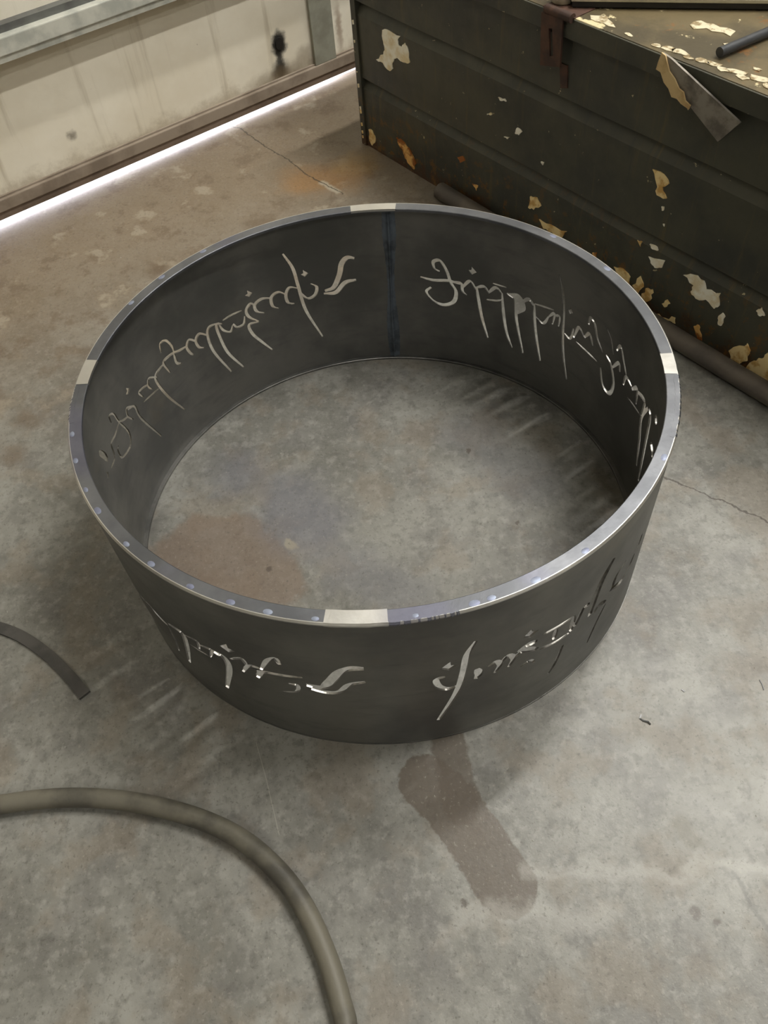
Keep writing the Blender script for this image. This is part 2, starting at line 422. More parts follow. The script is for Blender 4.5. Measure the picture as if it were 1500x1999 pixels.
# overhead door: local x along it, local y outwards, z up
door = tag(empty('door_1', DOOR_O, DOOR_A), 'cream sectional overhead door with galvanised strut and bright gap below', kind='structure')
box('door_section', -3.0, 1.52, 0.0, 0.045, 0.070, 0.47, MT['door'], door)
for k in range(1, 6):
    z0 = 0.475 + (k - 1) * 0.53
    box('door_section', -3.0, 1.52, 0.0, 0.045, z0, z0 + 0.525, MT['door'], door)
box('bottom_retainer', -3.0, 1.52, -0.016, 0.045, 0.036, 0.072, MT['retain'], door, bevel=0.003)
box('retainer_lip', -3.0, 1.52, -0.006, 0.03, 0.069, 0.078, MT['retain'], door, bevel=0.002)
box('bottom_seal', -3.0, 1.52, -0.010, 0.006, 0.011, 0.037, MT['seal'], door, bevel=0.004)
strut = box('strut', -3.0, 1.52, -0.058, 0.0, 0.445, 0.488, MT['galv'], door, bevel=0.003)
box('strut_lip', -3.0, 1.52, -0.053, -0.044, 0.428, 0.446, MT['galv'], strut)
box('strut_flange', -3.0, 1.52, -0.030, 0.0, 0.487, 0.506, MT['galv_dark'], strut)
for u in (1.192, -1.0, -2.98):
    box('end_stile', u, u + 0.088, -0.012, 0.0, 0.072, 0.428, MT['stile'], door, bevel=0.002)
    box('end_stile', u, u + 0.088, -0.012, 0.0, 0.506, 1.0, MT['stile'], door, bevel=0.002)
def disc(name, x, z, rx, rz, y0, y1, mat, parent, n=18):
    prism(name, [(x + rx * math.cos(2 * math.pi * k / n), z + rz * math.sin(2 * math.pi * k / n)) for k in range(n)], y0, y1, mat, parent)
disc('lock_boss', 1.066, 0.183, 0.014, 0.019, -0.004, 0.001, MT['black'], door)

# lamps hung under the ceiling; the last two are added for fill
for i, (u, off, pw) in enumerate(LAMPS):
    L = tag(empty('strip_light', door_pt(u, off, LAMP_Z), DOOR_A), ['white tube strip light over the chest, farther from the door', 'white tube strip light over the chest, nearer the door', 'added fill light built as a tube strip behind the viewer, on the chest side', 'added fill light built as a tube strip behind the viewer, on the far left'][i], 'strip light', 'ceiling strip lights')
    box('housing', -1.2, 1.2, -0.10, 0.10, -0.03, 0.03, MT['lamp_body'], L, bevel=0.01)
    for y in (-0.05, 0.05):
        tube('tube', [(-1.15, y, -0.05), (1.15, y, -0.05)], 0.018, MT['tube'], L, n=12)
    for x in (-0.8, 0.8):
        box('hanger', x - 0.01, x + 0.01, -0.01, 0.01, 0.03, CZ - LAMP_Z, MT['lamp_body'], L)

# ------------------------------------------------------------------ the steel ring
RR, HH, TH = 0.508, 0.42142, 0.0032
def rw(t): return RR * (1 + 0.01593 * math.cos(2 * t) - 0.00217 * math.sin(2 * t) - 0.00115 * math.cos(3 * t) - 0.00042 * math.sin(3 * t))
def rpt(t, dr, z):
    r = rw(t) + dr
    return (r * math.cos(t), r * math.sin(t), z)
STROKES = [(9,[(99.48,220.5),(97.03,226.1),(95.18,256.2),(94.25,284.3),(92.66,298.2),(90.83,294.2)]),(8,[(99.88,213.3),(96.63,211.2),(94.0,233.2),(91.03,237.1)]),(6,[(108.59,341.4),(106.76,299.3),(106.16,250.4),(105.25,179.4),(101.93,92.2)]),(6,[(106.36,238.8),(104.41,211.9),(102.24,215.6),(101.46,235.3),(102.92,247.9)]),(-8,[(104.11,276.5)]),(-8,[(119.27,273.1)]),(6,[(106.54,245.4),(108.52,252.4),(109.72,236.8),(109.54,214.6),(107.85,206.1)]),(6,[(109.61,236.4),(111.59,250.2),(113.56,243.7),(113.76,219.9),(112.28,207.0)]),(6,[(113.62,240.9),(116.23,248.9),(118.3,240.7),(118.13,221.5),(116.19,209.2)]),(6,[(118.34,239.0),(119.38,248.3),(120.83,236.2),(120.5,216.1),(118.15,193.2)]),(6,[(118.15,193.2),(120.99,196.3),(120.69,169.1),(118.8,137.4),(116.31,100.6)]),(4,[(127.67,241.4),(124.98,243.2),(121.98,241.4)]),(5,[(121.59,224.1),(122.38,205.9),(124.36,205.9),(125.18,219.4)]),(5,[(125.26,216.7),(126.43,203.7),(128.11,215.7),(128.87,235.3)]),(6,[(127.91,233.4),(129.56,239.1),(129.61,211.3),(128.58,153.7),(125.4,91.9)]),(6,[(128.72,240.1),(131.65,244.4),(132.72,222.6),(132.18,174.6),(129.12,99.2)]),(6,[(132.76,227.8),(134.8,244.2),(136.23,234.3),(135.9,213.5),(134.47,202.7)]),(6,[(136.15,230.7),(137.94,246.9),(139.17,234.3),(138.77,216.0),(138.07,205.0)]),(5,[(146.57,269.5),(146.0,289.5),(144.2,286.1),(143.04,260.1),(143.28,237.1)]),(6,[(139.08,236.8),(141.56,240.8),(144.38,247.9),(146.96,244.7),(146.12,210.2)]),(6,[(143.26,246.3),(143.31,218.4),(142.03,207.6)]),(6,[(147.07,242.5),(150.39,236.3),(150.72,213.6),(148.99,160.4),(145.78,96.6)]),(5,[(150.0,227.0),(152.64,244.6),(153.7,231.2),(152.93,215.4)]),(5,[(153.26,233.9),(155.7,241.4),(157.2,241.4),(156.43,222.2)]),(3.5,[(157.03,213.2),(153.89,207.2),(150.89,202.1)]),(-8,[(160.36,271.4)]),(5.5,[(162.7,242.2),(160.26,228.7),(159.76,189.7),(155.85,98.9)]),(5,[(160.49,233.2),(162.89,247.1),(163.61,231.5),(162.33,210.0)]),(5,[(163.47,230.2),(165.56,238.7),(167.27,249.6)]),(5,[(170.03,272.5),(169.73,288.1),(167.92,277.5),(167.27,249.6),(165.64,201.9),(167.29,178.0),(171.82,190.2),(172.28,214.8),(171.21,218.5)]),(4.5,[(167.27,249.6),(170.7,244.4),(173.54,246.9),(174.7,219.8),(178.15,222.7)]),(14,[(179.95,286.0),(178.59,266.1),(177.7,244.2)]),(-7,[(-179.03,232.8)]),(6,[(74.25,239.9),(70.88,233.9),(66.91,236.9),(63.48,232.5)]),(7,[(69.15,258.8),(70.54,265.8),(70.78,282.5),(69.11,287.0),(67.46,263.7),(66.34,233.6),(64.9,209.4),(65.47,181.4),(68.1,168.2),(70.99,176.9),(72.78,199.6),(71.49,213.8)]),(-9,[(60.7,272.2)]),(6,[(65.2,237.1),(63.48,234.2),(63.17,215.5),(62.0,205.9)]),(6,[(63.18,224.3),(61.21,245.5),(59.54,225.9)]),(7,[(59.45,234.9),(58.75,198.2),(57.7,152.1),(55.77,97.2)]),(6,[(59.44,232.0),(57.44,239.7),(56.22,228.3)]),(6,[(56.21,225.4),(54.25,245.2),(52.4,233.4)]),(7,[(52.54,235.9),(51.78,182.1),(50.52,130.8),(48.65,93.0)]),(4,[(56.72,206.4),(54.06,210.8),(52.3,217.4)]),(3.5,[(55.17,254.1),(51.35,253.9)]),(7,[(51.25,239.9),(48.76,228.0),(48.04,177.2),(45.37,90.5)]),(6,[(50.65,239.0),(47.67,243.4),(46.09,217.5),(47.88,195.8)]),(7,[(46.66,232.7),(44.93,245.1),(43.23,231.8)]),(7,[(43.44,239.6),(42.81,192.5),(41.61,142.9),(40.02,93.3)]),(4,[(43.32,240.1),(37.68,248.0)]),(5,[(42.66,208.0),(40.32,200.7),(38.99,224.6)]),(5,[(38.99,224.6),(37.44,240.6),(37.68,210.4)]),(5,[(37.37,235.2),(35.91,239.5),(35.85,213.7)]),(6,[(37.4,339.3),(35.99,308.6),(34.88,258.9),(34.17,193.0),(32.94,138.7),(31.2,88.4)]),(5,[(34.02,205.7),(31.88,202.7),(31.35,232.1)]),(-7,[(33.02,268.4)]),(6,[(30.96,210.9),(29.8,243.7),(27.72,230.1)]),(6,[(27.72,230.1),(26.24,247.6),(24.62,226.2)]),(4,[(30.12,204.0),(22.33,197.4)]),(6,[(27.06,268.1),(26.74,286.5),(25.12,279.7),(23.76,254.7),(21.18,231.6)]),(7,[(20.95,192.0),(19.11,156.7),(16.28,153.7),(15.41,185.1),(17.53,222.6),(20.01,233.9)]),(3.5,[(21.7,295.4),(19.23,278.8),(17.54,251.3)]),(6,[(17.02,220.5),(15.14,246.0),(14.13,230.6)]),(6,[(16.77,268.0),(15.57,284.9),(13.29,259.8),(11.51,239.4)]),(6,[(11.97,212.3),(11.42,237.2),(8.61,233.9)]),(7,[(8.42,229.6),(6.35,246.9),(5.3,215.1)]),(8,[(6.14,242.9),(1.95,250.5),(1.9,215.9)]),(4,[(9.28,198.8),(2.24,209.7)]),(8,[(-0.21,252.6),(1.65,212.2),(-0.2,162.4),(-2.09,107.2)]),(9,[(-0.7,257.0),(-2.57,245.3),(-3.72,178.4),(-5.25,93.9)]),(12,[(-4.76,277.1),(-6.53,268.3)]),(10,[(-6.3,216.4),(-8.75,216.8),(-9.18,206.0)]),(13,[(-107.48,218.5),(-104.57,217.5),(-102.79,242.1),(-100.78,275.3),(-98.73,290.1),(-96.35,290.7)]),(9,[(-106.75,206.6),(-103.7,201.7),(-101.42,209.4),(-99.33,236.4),(-96.43,246.4)]),(6,[(-117.12,225.0),(-114.79,232.2),(-111.24,237.1),(-107.81,243.1)]),(7,[(-115.89,235.3),(-113.83,275.7),(-112.04,290.1),(-111.47,273.0)]),(8,[(-117.33,199.3),(-116.16,223.5),(-114.57,233.4)]),(6,[(-115.8,239.2),(-118.28,235.3),(-120.39,201.2)]),(6,[(-118.76,232.4),(-119.48,251.5),(-122.27,233.3)]),(9,[(-126.0,232.9),(-123.78,225.9),(-123.8,187.5),(-127.24,88.1)]),(-12,[(-121.87,269.0)]),(5,[(-111.0,210.3),(-109.3,210.0),(-109.92,186.0),(-112.89,172.7)]),(6,[(-124.93,224.2),(-126.93,232.4),(-129.55,224.3)]),(5,[(-127.85,197.6),(-126.61,228.2),(-127.88,231.4)]),(5,[(-130.26,204.6),(-129.9,234.7),(-133.27,225.1)]),(4,[(-133.14,195.9),(-127.85,197.6)]),(9,[(-138.31,217.0),(-134.09,224.2),(-134.67,177.9),(-137.77,83.7)]),(5,[(-138.99,196.9),(-139.3,152.1),(-140.59,95.8)]),(8,[(-138.94,204.1),(-141.93,206.7),(-143.98,218.1)]),(6,[(-143.98,218.1),(-148.3,197.5),(-153.13,169.2)]),(9,[(-152.96,231.6),(-152.98,199.1),(-153.01,165.4)]),(6,[(-153.04,130.5),(-149.35,102.6)]),(-9,[(-152.9,266.8)]),(8,[(-77.08,325.0),(-78.57,289.6),(-79.2,234.2),(-80.43,170.0),(-83.91,78.9)]),(7,[(-79.89,196.2),(-81.92,191.3),(-83.55,205.1),(-84.05,231.3),(-82.45,235.3)]),(-12,[(-81.72,264.2)]),(-12,[(-66.44,278.1)]),(9,[(-76.72,200.3),(-76.2,214.6),(-76.63,234.0)]),(7,[(-74.55,228.5),(-73.07,235.8),(-72.14,221.0),(-73.06,198.5)]),(7,[(-72.15,223.0),(-70.78,240.1),(-69.48,224.2),(-70.3,199.9)]),(9,[(-69.85,220.3),(-67.55,234.0),(-64.43,214.1)]),(5,[(-67.69,179.9),(-65.84,185.5),(-64.61,171.5)]),(9,[(-68.8,238.9),(-66.86,246.8),(-64.75,242.7)]),(6,[(-63.64,255.7),(-61.44,252.6),(-56.54,248.3)]),(8,[(-56.54,248.3),(-56.4,199.2)]),(6,[(-63.95,210.0),(-60.72,201.1),(-56.63,198.2)]),(7,[(-60.68,245.9),(-60.67,213.8)]),(5,[(-57.83,166.7),(-59.01,115.2),(-60.36,88.1)]),(8,[(-55.53,206.9),(-54.32,248.3),(-52.52,248.8)]),(12,[(-47.86,334.3),(-49.81,303.8),(-50.98,263.4),(-51.42,200.1)]),(8,[(-50.11,192.6),(-48.98,205.9),(-46.4,190.4)]),(5,[(-46.13,181.0),(-47.95,142.3),(-49.68,85.4)]),(10,[(-45.64,219.6),(-41.37,196.7),(-38.63,208.5),(-37.13,233.4)]),(7,[(-44.94,218.0),(-44.67,251.2),(-41.74,266.4)]),(8,[(-35.56,239.1),(-35.26,270.0)]),(6,[(-30.05,240.9),(-29.06,263.7)])]
CHIPS = [('p',[(118.4,381.8),(146.2,389.2),(197.2,388.4),(185.2,375.7),(188.5,361.9),(201.8,361.9),(216.0,376.7),(228.4,365.8),(235.1,331.3),(216.9,324.3),(181.2,325.7),(164.9,319.2),(154.2,302.0),(156.3,288.5),(142.8,277.9),(111.4,291.4),(80.6,291.0),(116.2,315.5),(123.3,339.8),(116.8,357.0)]),('o',[(154.9,84.9),(181.8,85.5),(214.8,72.4),(232.9,53.5),(244.0,34.9),(235.7,14.7),(211.7,21.6),(192.9,34.1),(184.4,53.9),(165.7,66.2)]),('t',[(15.4,58.4),(33.8,60.3),(45.1,46.3),(45.8,29.7),(27.7,9.1),(16.0,21.6)]),('t',[(718.6,138.4),(741.6,144.6),(758.9,127.9),(735.6,106.4),(714.9,103.6)]),('t',[(757.4,87.9),(794.2,90.2),(855.5,97.9),(842.2,72.8),(806.8,72.5),(776.3,68.8)]),('t',[(1075.1,363.6),(1106.2,363.9),(1123.9,349.4),(1109.4,336.4),(1126.6,315.1),(1099.8,311.5),(1091.4,338.8)]),('p',[(654.6,301.7),(672.0,297.3),(663.2,285.1),(649.1,285.0)]),('p',[(582.9,354.4),(604.9,357.7),(611.3,352.9),(590.4,348.5)]),('p',[(544.7,298.3),(562.2,305.3),(563.4,302.1),(545.9,295.1)]),('p',[(609.9,261.1),(629.2,266.2),(622.5,259.9)]),('p',[(744.7,247.0),(754.3,247.9),(752.3,240.3)]),('o',[(432.5,133.5),(454.5,145.7),(464.0,136.2),(443.2,121.0)]),('o',[(494.7,78.3),(518.9,82.8),(512.7,64.4)]),('t',[(1020.7,76.9),(1049.0,85.8),(1074.5,75.0),(1076.4,51.2),(1051.9,56.5),(1033.3,65.1)]),('t',[(1085.3,56.1),(1102.9,93.5),(1118.4,68.4),(1107.6,44.8)]),('t',[(1119.1,37.5),(1124.8,68.8),(1145.2,77.2),(1148.3,51.1),(1136.4,33.5)]),('p',[(1113.6,155.5),(1159.6,167.9),(1156.1,145.9),(1137.1,135.8),(1122.9,142.9)]),('p',[(1216.1,157.9),(1241.5,171.7),(1270.6,170.6),(1281.3,153.7),(1318.0,163.0),(1324.7,132.2),(1315.0,117.6),(1288.6,128.8),(1263.0,117.0),(1245.2,127.6),(1248.6,146.9)]),('t',[(1073.2,180.8),(1087.3,182.2),(1085.5,168.7)]),('p',[(1109.0,187.4),(1129.9,189.5),(1134.7,182.3),(1120.3,178.9)]),('p',[(1330.6,100.2),(1337.3,119.0),(1346.1,112.5),(1344.8,85.8),(1335.3,84.9)]),('t',[(1179.6,53.5),(1190.5,72.2),(1201.4,66.2),(1190.3,48.5)]),('t',[(1169.8,16.1),(1197.6,19.9),(1224.8,36.3),(1228.9,21.0),(1210.3,19.9),(1182.4,4.3)]),('t',[(1381.4,33.3),(1415.4,68.0),(1417.4,78.5),(1430.1,65.3),(1431.9,35.1),(1412.2,9.0),(1392.8,15.4)]),('t',[(1434.3,11.1),(1445.5,44.3),(1461.7,61.3),(1469.6,85.0),(1493.6,106.7),(1523.4,53.6),(1533.4,-3.3),(1500.0,-1.3),(1467.7,-4.6),(1445.9,-6.8)]),('o',[(1278.0,43.5),(1290.0,54.0),(1299.0,37.6),(1309.3,18.7),(1300.9,16.5),(1289.3,25.2)]),('p',[(1411.2,168.8),(1419.8,182.2),(1432.8,167.4),(1421.9,160.9)]),('p',[(1118.1,291.0),(1124.6,293.0),(1125.7,284.2),(1121.4,282.7)]),('o',[(947.9,80.8),(960.4,88.5),(961.1,73.4),(952.9,72.3)]),('p',[(1131.8,253.3),(1136.3,254.4),(1136.7,248.2)]),('p',[(746.1,246.1),(755.1,248.7),(751.8,240.7)])]

SEAM = R2(82.0)
ring = tag(empty('fire_ring'), 'large dark steel ring with flowing script cut through its wall, standing on the floor', 'fire ring')

def stroke_quads(wmax, pts):
    """unrolled (s, z) quads of one cut stroke; a negative width is a small three-lobed dot"""
    P = []
    for a, z in pts:
        t = (R2(a) - SEAM) % (2 * math.pi)
        P.append((t * RR, z / 1000.0))
    if wmax < 0:
        x, z = P[0]; s = -1.6 * wmax / 1000.0
        return [[(x - s * .75, z), (x, z - s * .55), (x + s * .75, z + s * .1), (x + s * .15, z + s * .25)],
                [(x - s * .75, z), (x + s * .15, z + s * .1), (x + s * .12, z + s * .9), (x - s * .15, z + s * .45)]]
    C = catmull(P, 7 if len(P) > 2 else 8)
    n = len(C); L, Rr = [], []
    for i, p in enumerate(C):
        d = C[min(i + 1, n - 1)] - C[max(i - 1, 0)]; d = d / (np.linalg.norm(d) + 1e-12)
        u = i / (n - 1)
        wv = (1.45 if abs(pts[0][0]) == pts[0][0] else 1.7) * wmax / 1000.0 * (0.28 + 0.72 * min(1.0, 1.15 * math.sin(math.pi * (0.08 + 0.84 * u)) ** 0.8)) * 0.5
        wv *= 0.62 + 0.38 * abs(d[1] * 0.8 - d[0] * 0.6)           # broad-nib contrast
        nv = np.array((-d[1], d[0]))
        L.append(p + nv * wv); Rr.append(p - nv * wv)
    return [[tuple(L[i]), tuple(Rr[i]), tuple(Rr[i + 1]), tuple(L[i + 1])] for i in range(n - 1)]

def build_band():
    Z0, Z1 = 0.005, HH - 0.006
    W = 2 * math.pi * RR
    vs, es, fs = [], [], []
    def vid(p): vs.append(Vector(p)); return len(vs) - 1
    NC = 288
    rows = [Z0, 0.14, 0.28, Z1]
    for i in range(NC + 1):
        ids = [vid((W * i / NC, z)) for z in rows]
        es += [(ids[k], ids[k + 1]) for k in range(len(rows) - 1)]
    nr = len(rows)
    for i in range(NC):
        es.append((i * nr, (i + 1) * nr)); es.append((i * nr + nr - 1, (i + 1) * nr + nr - 1))
    for wmax, pts in STROKES:
        for qd in stroke_quads(wmax, pts):
            for tri in ((qd[0], qd[1], qd[2]), (qd[0], qd[2], qd[3])):
                ar = (tri[1][0] - tri[0][0]) * (tri[2][1] - tri[0][1]) - (tri[1][1] - tri[0][1]) * (tri[2][0] - tri[0][0])
                if abs(ar) < 1e-9: continue
                if ar < 0: tri = tri[::-1]
                fs.append([vid(p) for p in tri])
    ov, oe, of, _, _, off = delaunay_2d_cdt(vs, es, fs, 0, 1e-6, True)
    keep = [f for f, src in zip(of, off) if not src]
    # drop slugs that the cuts set free
    par = list(range(len(ov)))
    def find(a):
        while par[a] != a: par[a] = par[par[a]]; a = par[a]
        return a
    for f in keep:
        for a in f[1:]: par[find(a)] = find(f[0])
    cnt = {}
    for f in keep: cnt[find(f[0])] = cnt.get(find(f[0]), 0) + 1
    main = max(cnt, key=cnt.get)
    keep = [f for f in keep if find(f[0]) == main]
    V, Fc = [], []
    used = sorted({a for f in keep for a in f}); mp = {a: i for i, a in enumerate(used)}
    n = len(used)
    for dr in (0.0, -TH):
        for a in used:
            V.append(rpt(SEAM + ov[a].x / RR, dr, ov[a].y))
    ec = {}
    for f in keep:
        f = [mp[a] for a in f]
        ar = sum((ov[used[f[k]]].x * ov[used[f[(k + 1) % 3]]].y - ov[used[f[(k + 1) % 3]]].x * ov[used[f[k]]].y) for k in range(3))
        if ar < 0: f = f[::-1]
        Fc.append(tuple(f)); Fc.append(tuple(n + a for a in f[::-1]))
        for k in range(3):
            a, b = f[k], f[(k + 1) % 3]
            if (b, a) in ec: del ec[(b, a)]
            else: ec[(a, b)] = 1
    nw = len(Fc)
    for (a, b) in ec:                         # cut faces through the plate
        k = len(V); V += [V[a], V[b], V[n + b], V[n + a]]
        Fc.append((k + 1, k, k + 3, k + 2))
    o = mesh_obj('band', V, Fc, MT['band'], ring)
    o.data.materials.append(MT['cut'])
    sm = [i < nw for i in range(len(o.data.polygons))]
    o.data.polygons.foreach_set('use_smooth', sm)
    o.data.polygons.foreach_set('material_index', [0 if v else 1 for v in sm])
    o.data.update()
    return o
MT['cut'] = simple('plasma_cut_edge', lin(146, 144, 139), 0.36, 0.8, lin(116, 114, 110), 60)
band = build_band()

def ring_sweep(name, prof, a0, a1, n, mat, parent, closed=True, wob=0.0, seed=0):
    """closed profile [(dr, z)] swept round the ring from a0 to a1 degrees"""
    rnd = random.Random(seed); V, Fc = [], []; m = len(prof)
    full = abs(a1 - a0) >= 359.9
    cnt = n if full else n + 1
    for i in range(cnt):
        t = R2(a0 + (a1 - a0) * i / n); j = rnd.uniform(-wob, wob)
        for dr, z in prof: V.append(rpt(t, dr + (j if dr > -0.01 else -j * 0.3), z))
    for i in range(n):
        i2 = (i + 1) % cnt
        for k in range(m):
            Fc.append((i * m + k, i2 * m + k, i2 * m + (k + 1) % m, i * m + (k + 1) % m))
    if not full:
        Fc.append(tuple(range(m))); Fc.append(tuple((cnt - 1) * m + k for k in range(m))[::-1])
    o = mesh_obj(name, V, Fc, mat, parent)
    bm = bmesh.new(); bm.from_mesh(o.data); bmesh.ops.recalc_face_normals(bm, faces=bm.faces[:]); bm.to_mesh(o.data); bm.free()
    o.data.polygons.foreach_set('use_smooth', [True] * len(o.data.polygons))
    o.data.set_sharp_from_angle(angle=R2(25))
    return o
RWID = 0.0225
top = ring_sweep('top_rim', [(0.0008, HH - 0.0062), (0.0008, HH - 0.0022), (-0.0015, HH), (-RWID + 0.001, HH), (-RWID, HH - 0.001), (-RWID, HH - 0.0062)], 0, 360, 288, MT['rim'], ring)
ring_sweep('outer_edge', [(0.0011, HH - 0.0050), (0.0013, HH - 0.0024), (-0.0012, HH + 0.0002), (-0.0024, HH + 0.0002), (-0.0024, HH - 0.003)], 0, 360, 288, MT['bright'], top)['label'] = 'bright ground outer edge'
low = ring_sweep('bottom_rim', [(0.0005, 0.0), (0.0005, 0.0055), (-0.0112, 0.0055), (-0.012, 0.0047), (-0.012, 0.0)], 0, 360, 288, MT['rim_low'], ring)
for a0, a1, s in [(-101.5, -91.3, 1), (-9.8, -4.2, 2), (168.5, 175.5, 3), (79.5, 90.5, 4)]:
    g = ring_sweep('ground_weld', [(0.0013, HH - 0.0058), (0.0013, HH - 0.0024), (-0.0014, HH + 0.0006), (-RWID - 0.0002, HH + 0.0006), (-RWID - 0.0004, HH - 0.004)], a0, a1, 10, MT['bright'], top, wob=0.0003, seed=s)
    g['label'] = 'bright ground weld joint'
for a0, a1, s in [(-91.2, -80, 5), (-10, -26, 6), (175.6, 186, 7)]:     # grinder-marked outer edge beside the joints
    ring_sweep('ground_edge', [(0.0012, HH - 0.0056), (0.0012, HH - 0.0024), (-0.0014, HH + 0.0003), (-0.009, HH + 0.0003), (-0.009, HH - 0.002)], a0, a1, 34, MT['rim'], top, wob=0.0010, seed=s)
bead_rnd = random.Random(3)
for a in [-140.5, -133.9, -125.2, -117.4, -110.8, -102.9, -156.2, -150.4, -164.0, -171, -77.3, -74.4, -66.5, -56.4, -31.1, -86.9, 40, 24, 150, 140, 128]:
    V = [rpt(R2(a), -0.0065, HH + 0.0006)]; Fc = []
    rr = bead_rnd.uniform(0.0055, 0.0085)
    for lvl, (k, dz) in enumerate(((0.55, 0.0005), (1.0, 0.0001))):
        for j in range(12):
            b = 2 * math.pi * j / 12
            V.append(rpt(R2(a) + rr * k * math.cos(b) / RR, -0.0070 + rr * k * 0.62 * math.sin(b), HH + dz))
    for j in range(12):
        Fc.append((0, 1 + j, 1 + (j + 1) % 12)); Fc.append((1 + j, 13 + j, 13 + (j + 1) % 12, 1 + (j + 1) % 12))
    mesh_obj('tack_weld', V, Fc, MT['tack'], top, smooth=True)
# the vertical butt weld inside the wall
V, Fc = [], []
cs = [(-15, 0.0002), (-11, 0.0012), (-5, 0.0014), (-2.4, 0.0042), (0, 0.0060), (2.4, 0.0042), (5, 0.0013), (10, 0.0011), (14, 0.0002)]
NZ = 90; br = random.Random(8)
for i in range(NZ + 1):
    u = i / NZ; z = 0.0055 + (HH - 0.0117) * u
    sh = 0.0012 * math.sin(u * 5.2) - 0.005 * (u - 0.5); k = 0.8 + 0.25 * math.sin(u * 9) + br.uniform(-.06, .06)
    for s, h in cs:
        V.append(rpt(SEAM + (s * k / 1000 + sh) / RR, -TH - h * (0.85 + 0.3 * abs(math.sin(i * 1.3))), z))
m = len(cs)
for i in range(NZ):
    for k in range(m - 1): Fc.append((i * m + k, i * m + k + 1, (i + 1) * m + k + 1, (i + 1) * m + k))
mesh_obj('weld_seam', V, Fc, MT['weld'], ring, smooth=True)['label'] = 'bluish vertical weld bead inside the ring'

# ------------------------------------------------------------------ the old steel chest: local x along its front, y into it
CL, CD, CH = 1.78, 0.72, 0.575
chest = tag(empty('steel_chest', BOX_O, BOX_A), 'dark green steel chest with chipped rusty paint beside the ring', 'chest')
prof = [(0.0, 0.004), (0.0, 0.180), (0.020, 0.2085), (0.0205, 0.211), (-0.001, 0.2135), (0.0, 0.230), (0.0, 0.390), (0.020, 0.4215), (0.0205, 0.424), (-0.001, 0.4265), (0.0, 0.445), (0.0, CH)]
V, Fc = [], []
NX = 40
for i in range(NX + 1):
    x = CL * i / NX
    for y, z in prof: V.append((x, y + 0.0012 * math.sin(x * 9 + z * 7), z))
m = len(prof)
for i in range(NX):
    for k in range(m - 1): Fc.append((i * m + k, (i + 1) * m + k, (i + 1) * m + k + 1, i * m + k + 1))
front = mesh_obj('front_panel', V, Fc, MT['chest'], chest)
box('side_panel', -0.006, 0.0, 0.0, CD, 0.004, CH, MT['chest'], chest)
box('side_panel', CL, CL + 0.006, 0.0, CD, 0.004, CH, MT['chest'], chest)
box('back_panel', 0.0, CL, CD, CD + 0.004, 0.004, CH, MT['chest'], chest)
box('bottom_panel', 0.0, CL, 0.0, CD, 0.0, 0.004, MT['chest'], chest)
box('corner_post', -0.022, 0.001, -0.006, 0.03, 0.0, CH, MT['chest'], chest, bevel=0.002)
box('corner_post', CL - 0.001, CL + 0.022, -0.006, 0.03, 0.0, CH, MT['chest'], chest, bevel=0.002)
V = [(-0.03, -0.016, 0.606), (CL + .03, -0.016, 0.606), (CL + .03, CD + .02, 0.606), (-0.03, CD + .02, 0.606)]
lid = box('lid', -0.03, CL + 0.03, -0.012, CD + 0.02, 0.598, 0.606, MT['lid'], chest, bevel=0.002)
box('lid_lip', -0.03, CL + 0.03, -0.016, -0.010, 0.562, 0.604, MT['chest'], lid, bevel=0.0015)
box('lid_lip', -0.03, -0.025, -0.010, CD + 0.02, 0.562, 0.600, MT['chest'], lid)
box('lid_lip', CL + 0.025, CL + 0.03, -0.010, CD + 0.02, 0.562, 0.600, MT['chest'], lid)
box('lid_lip', -0.03, CL + 0.03, CD + 0.014, CD + 0.02, 0.562, 0.600, MT['chest'], lid)

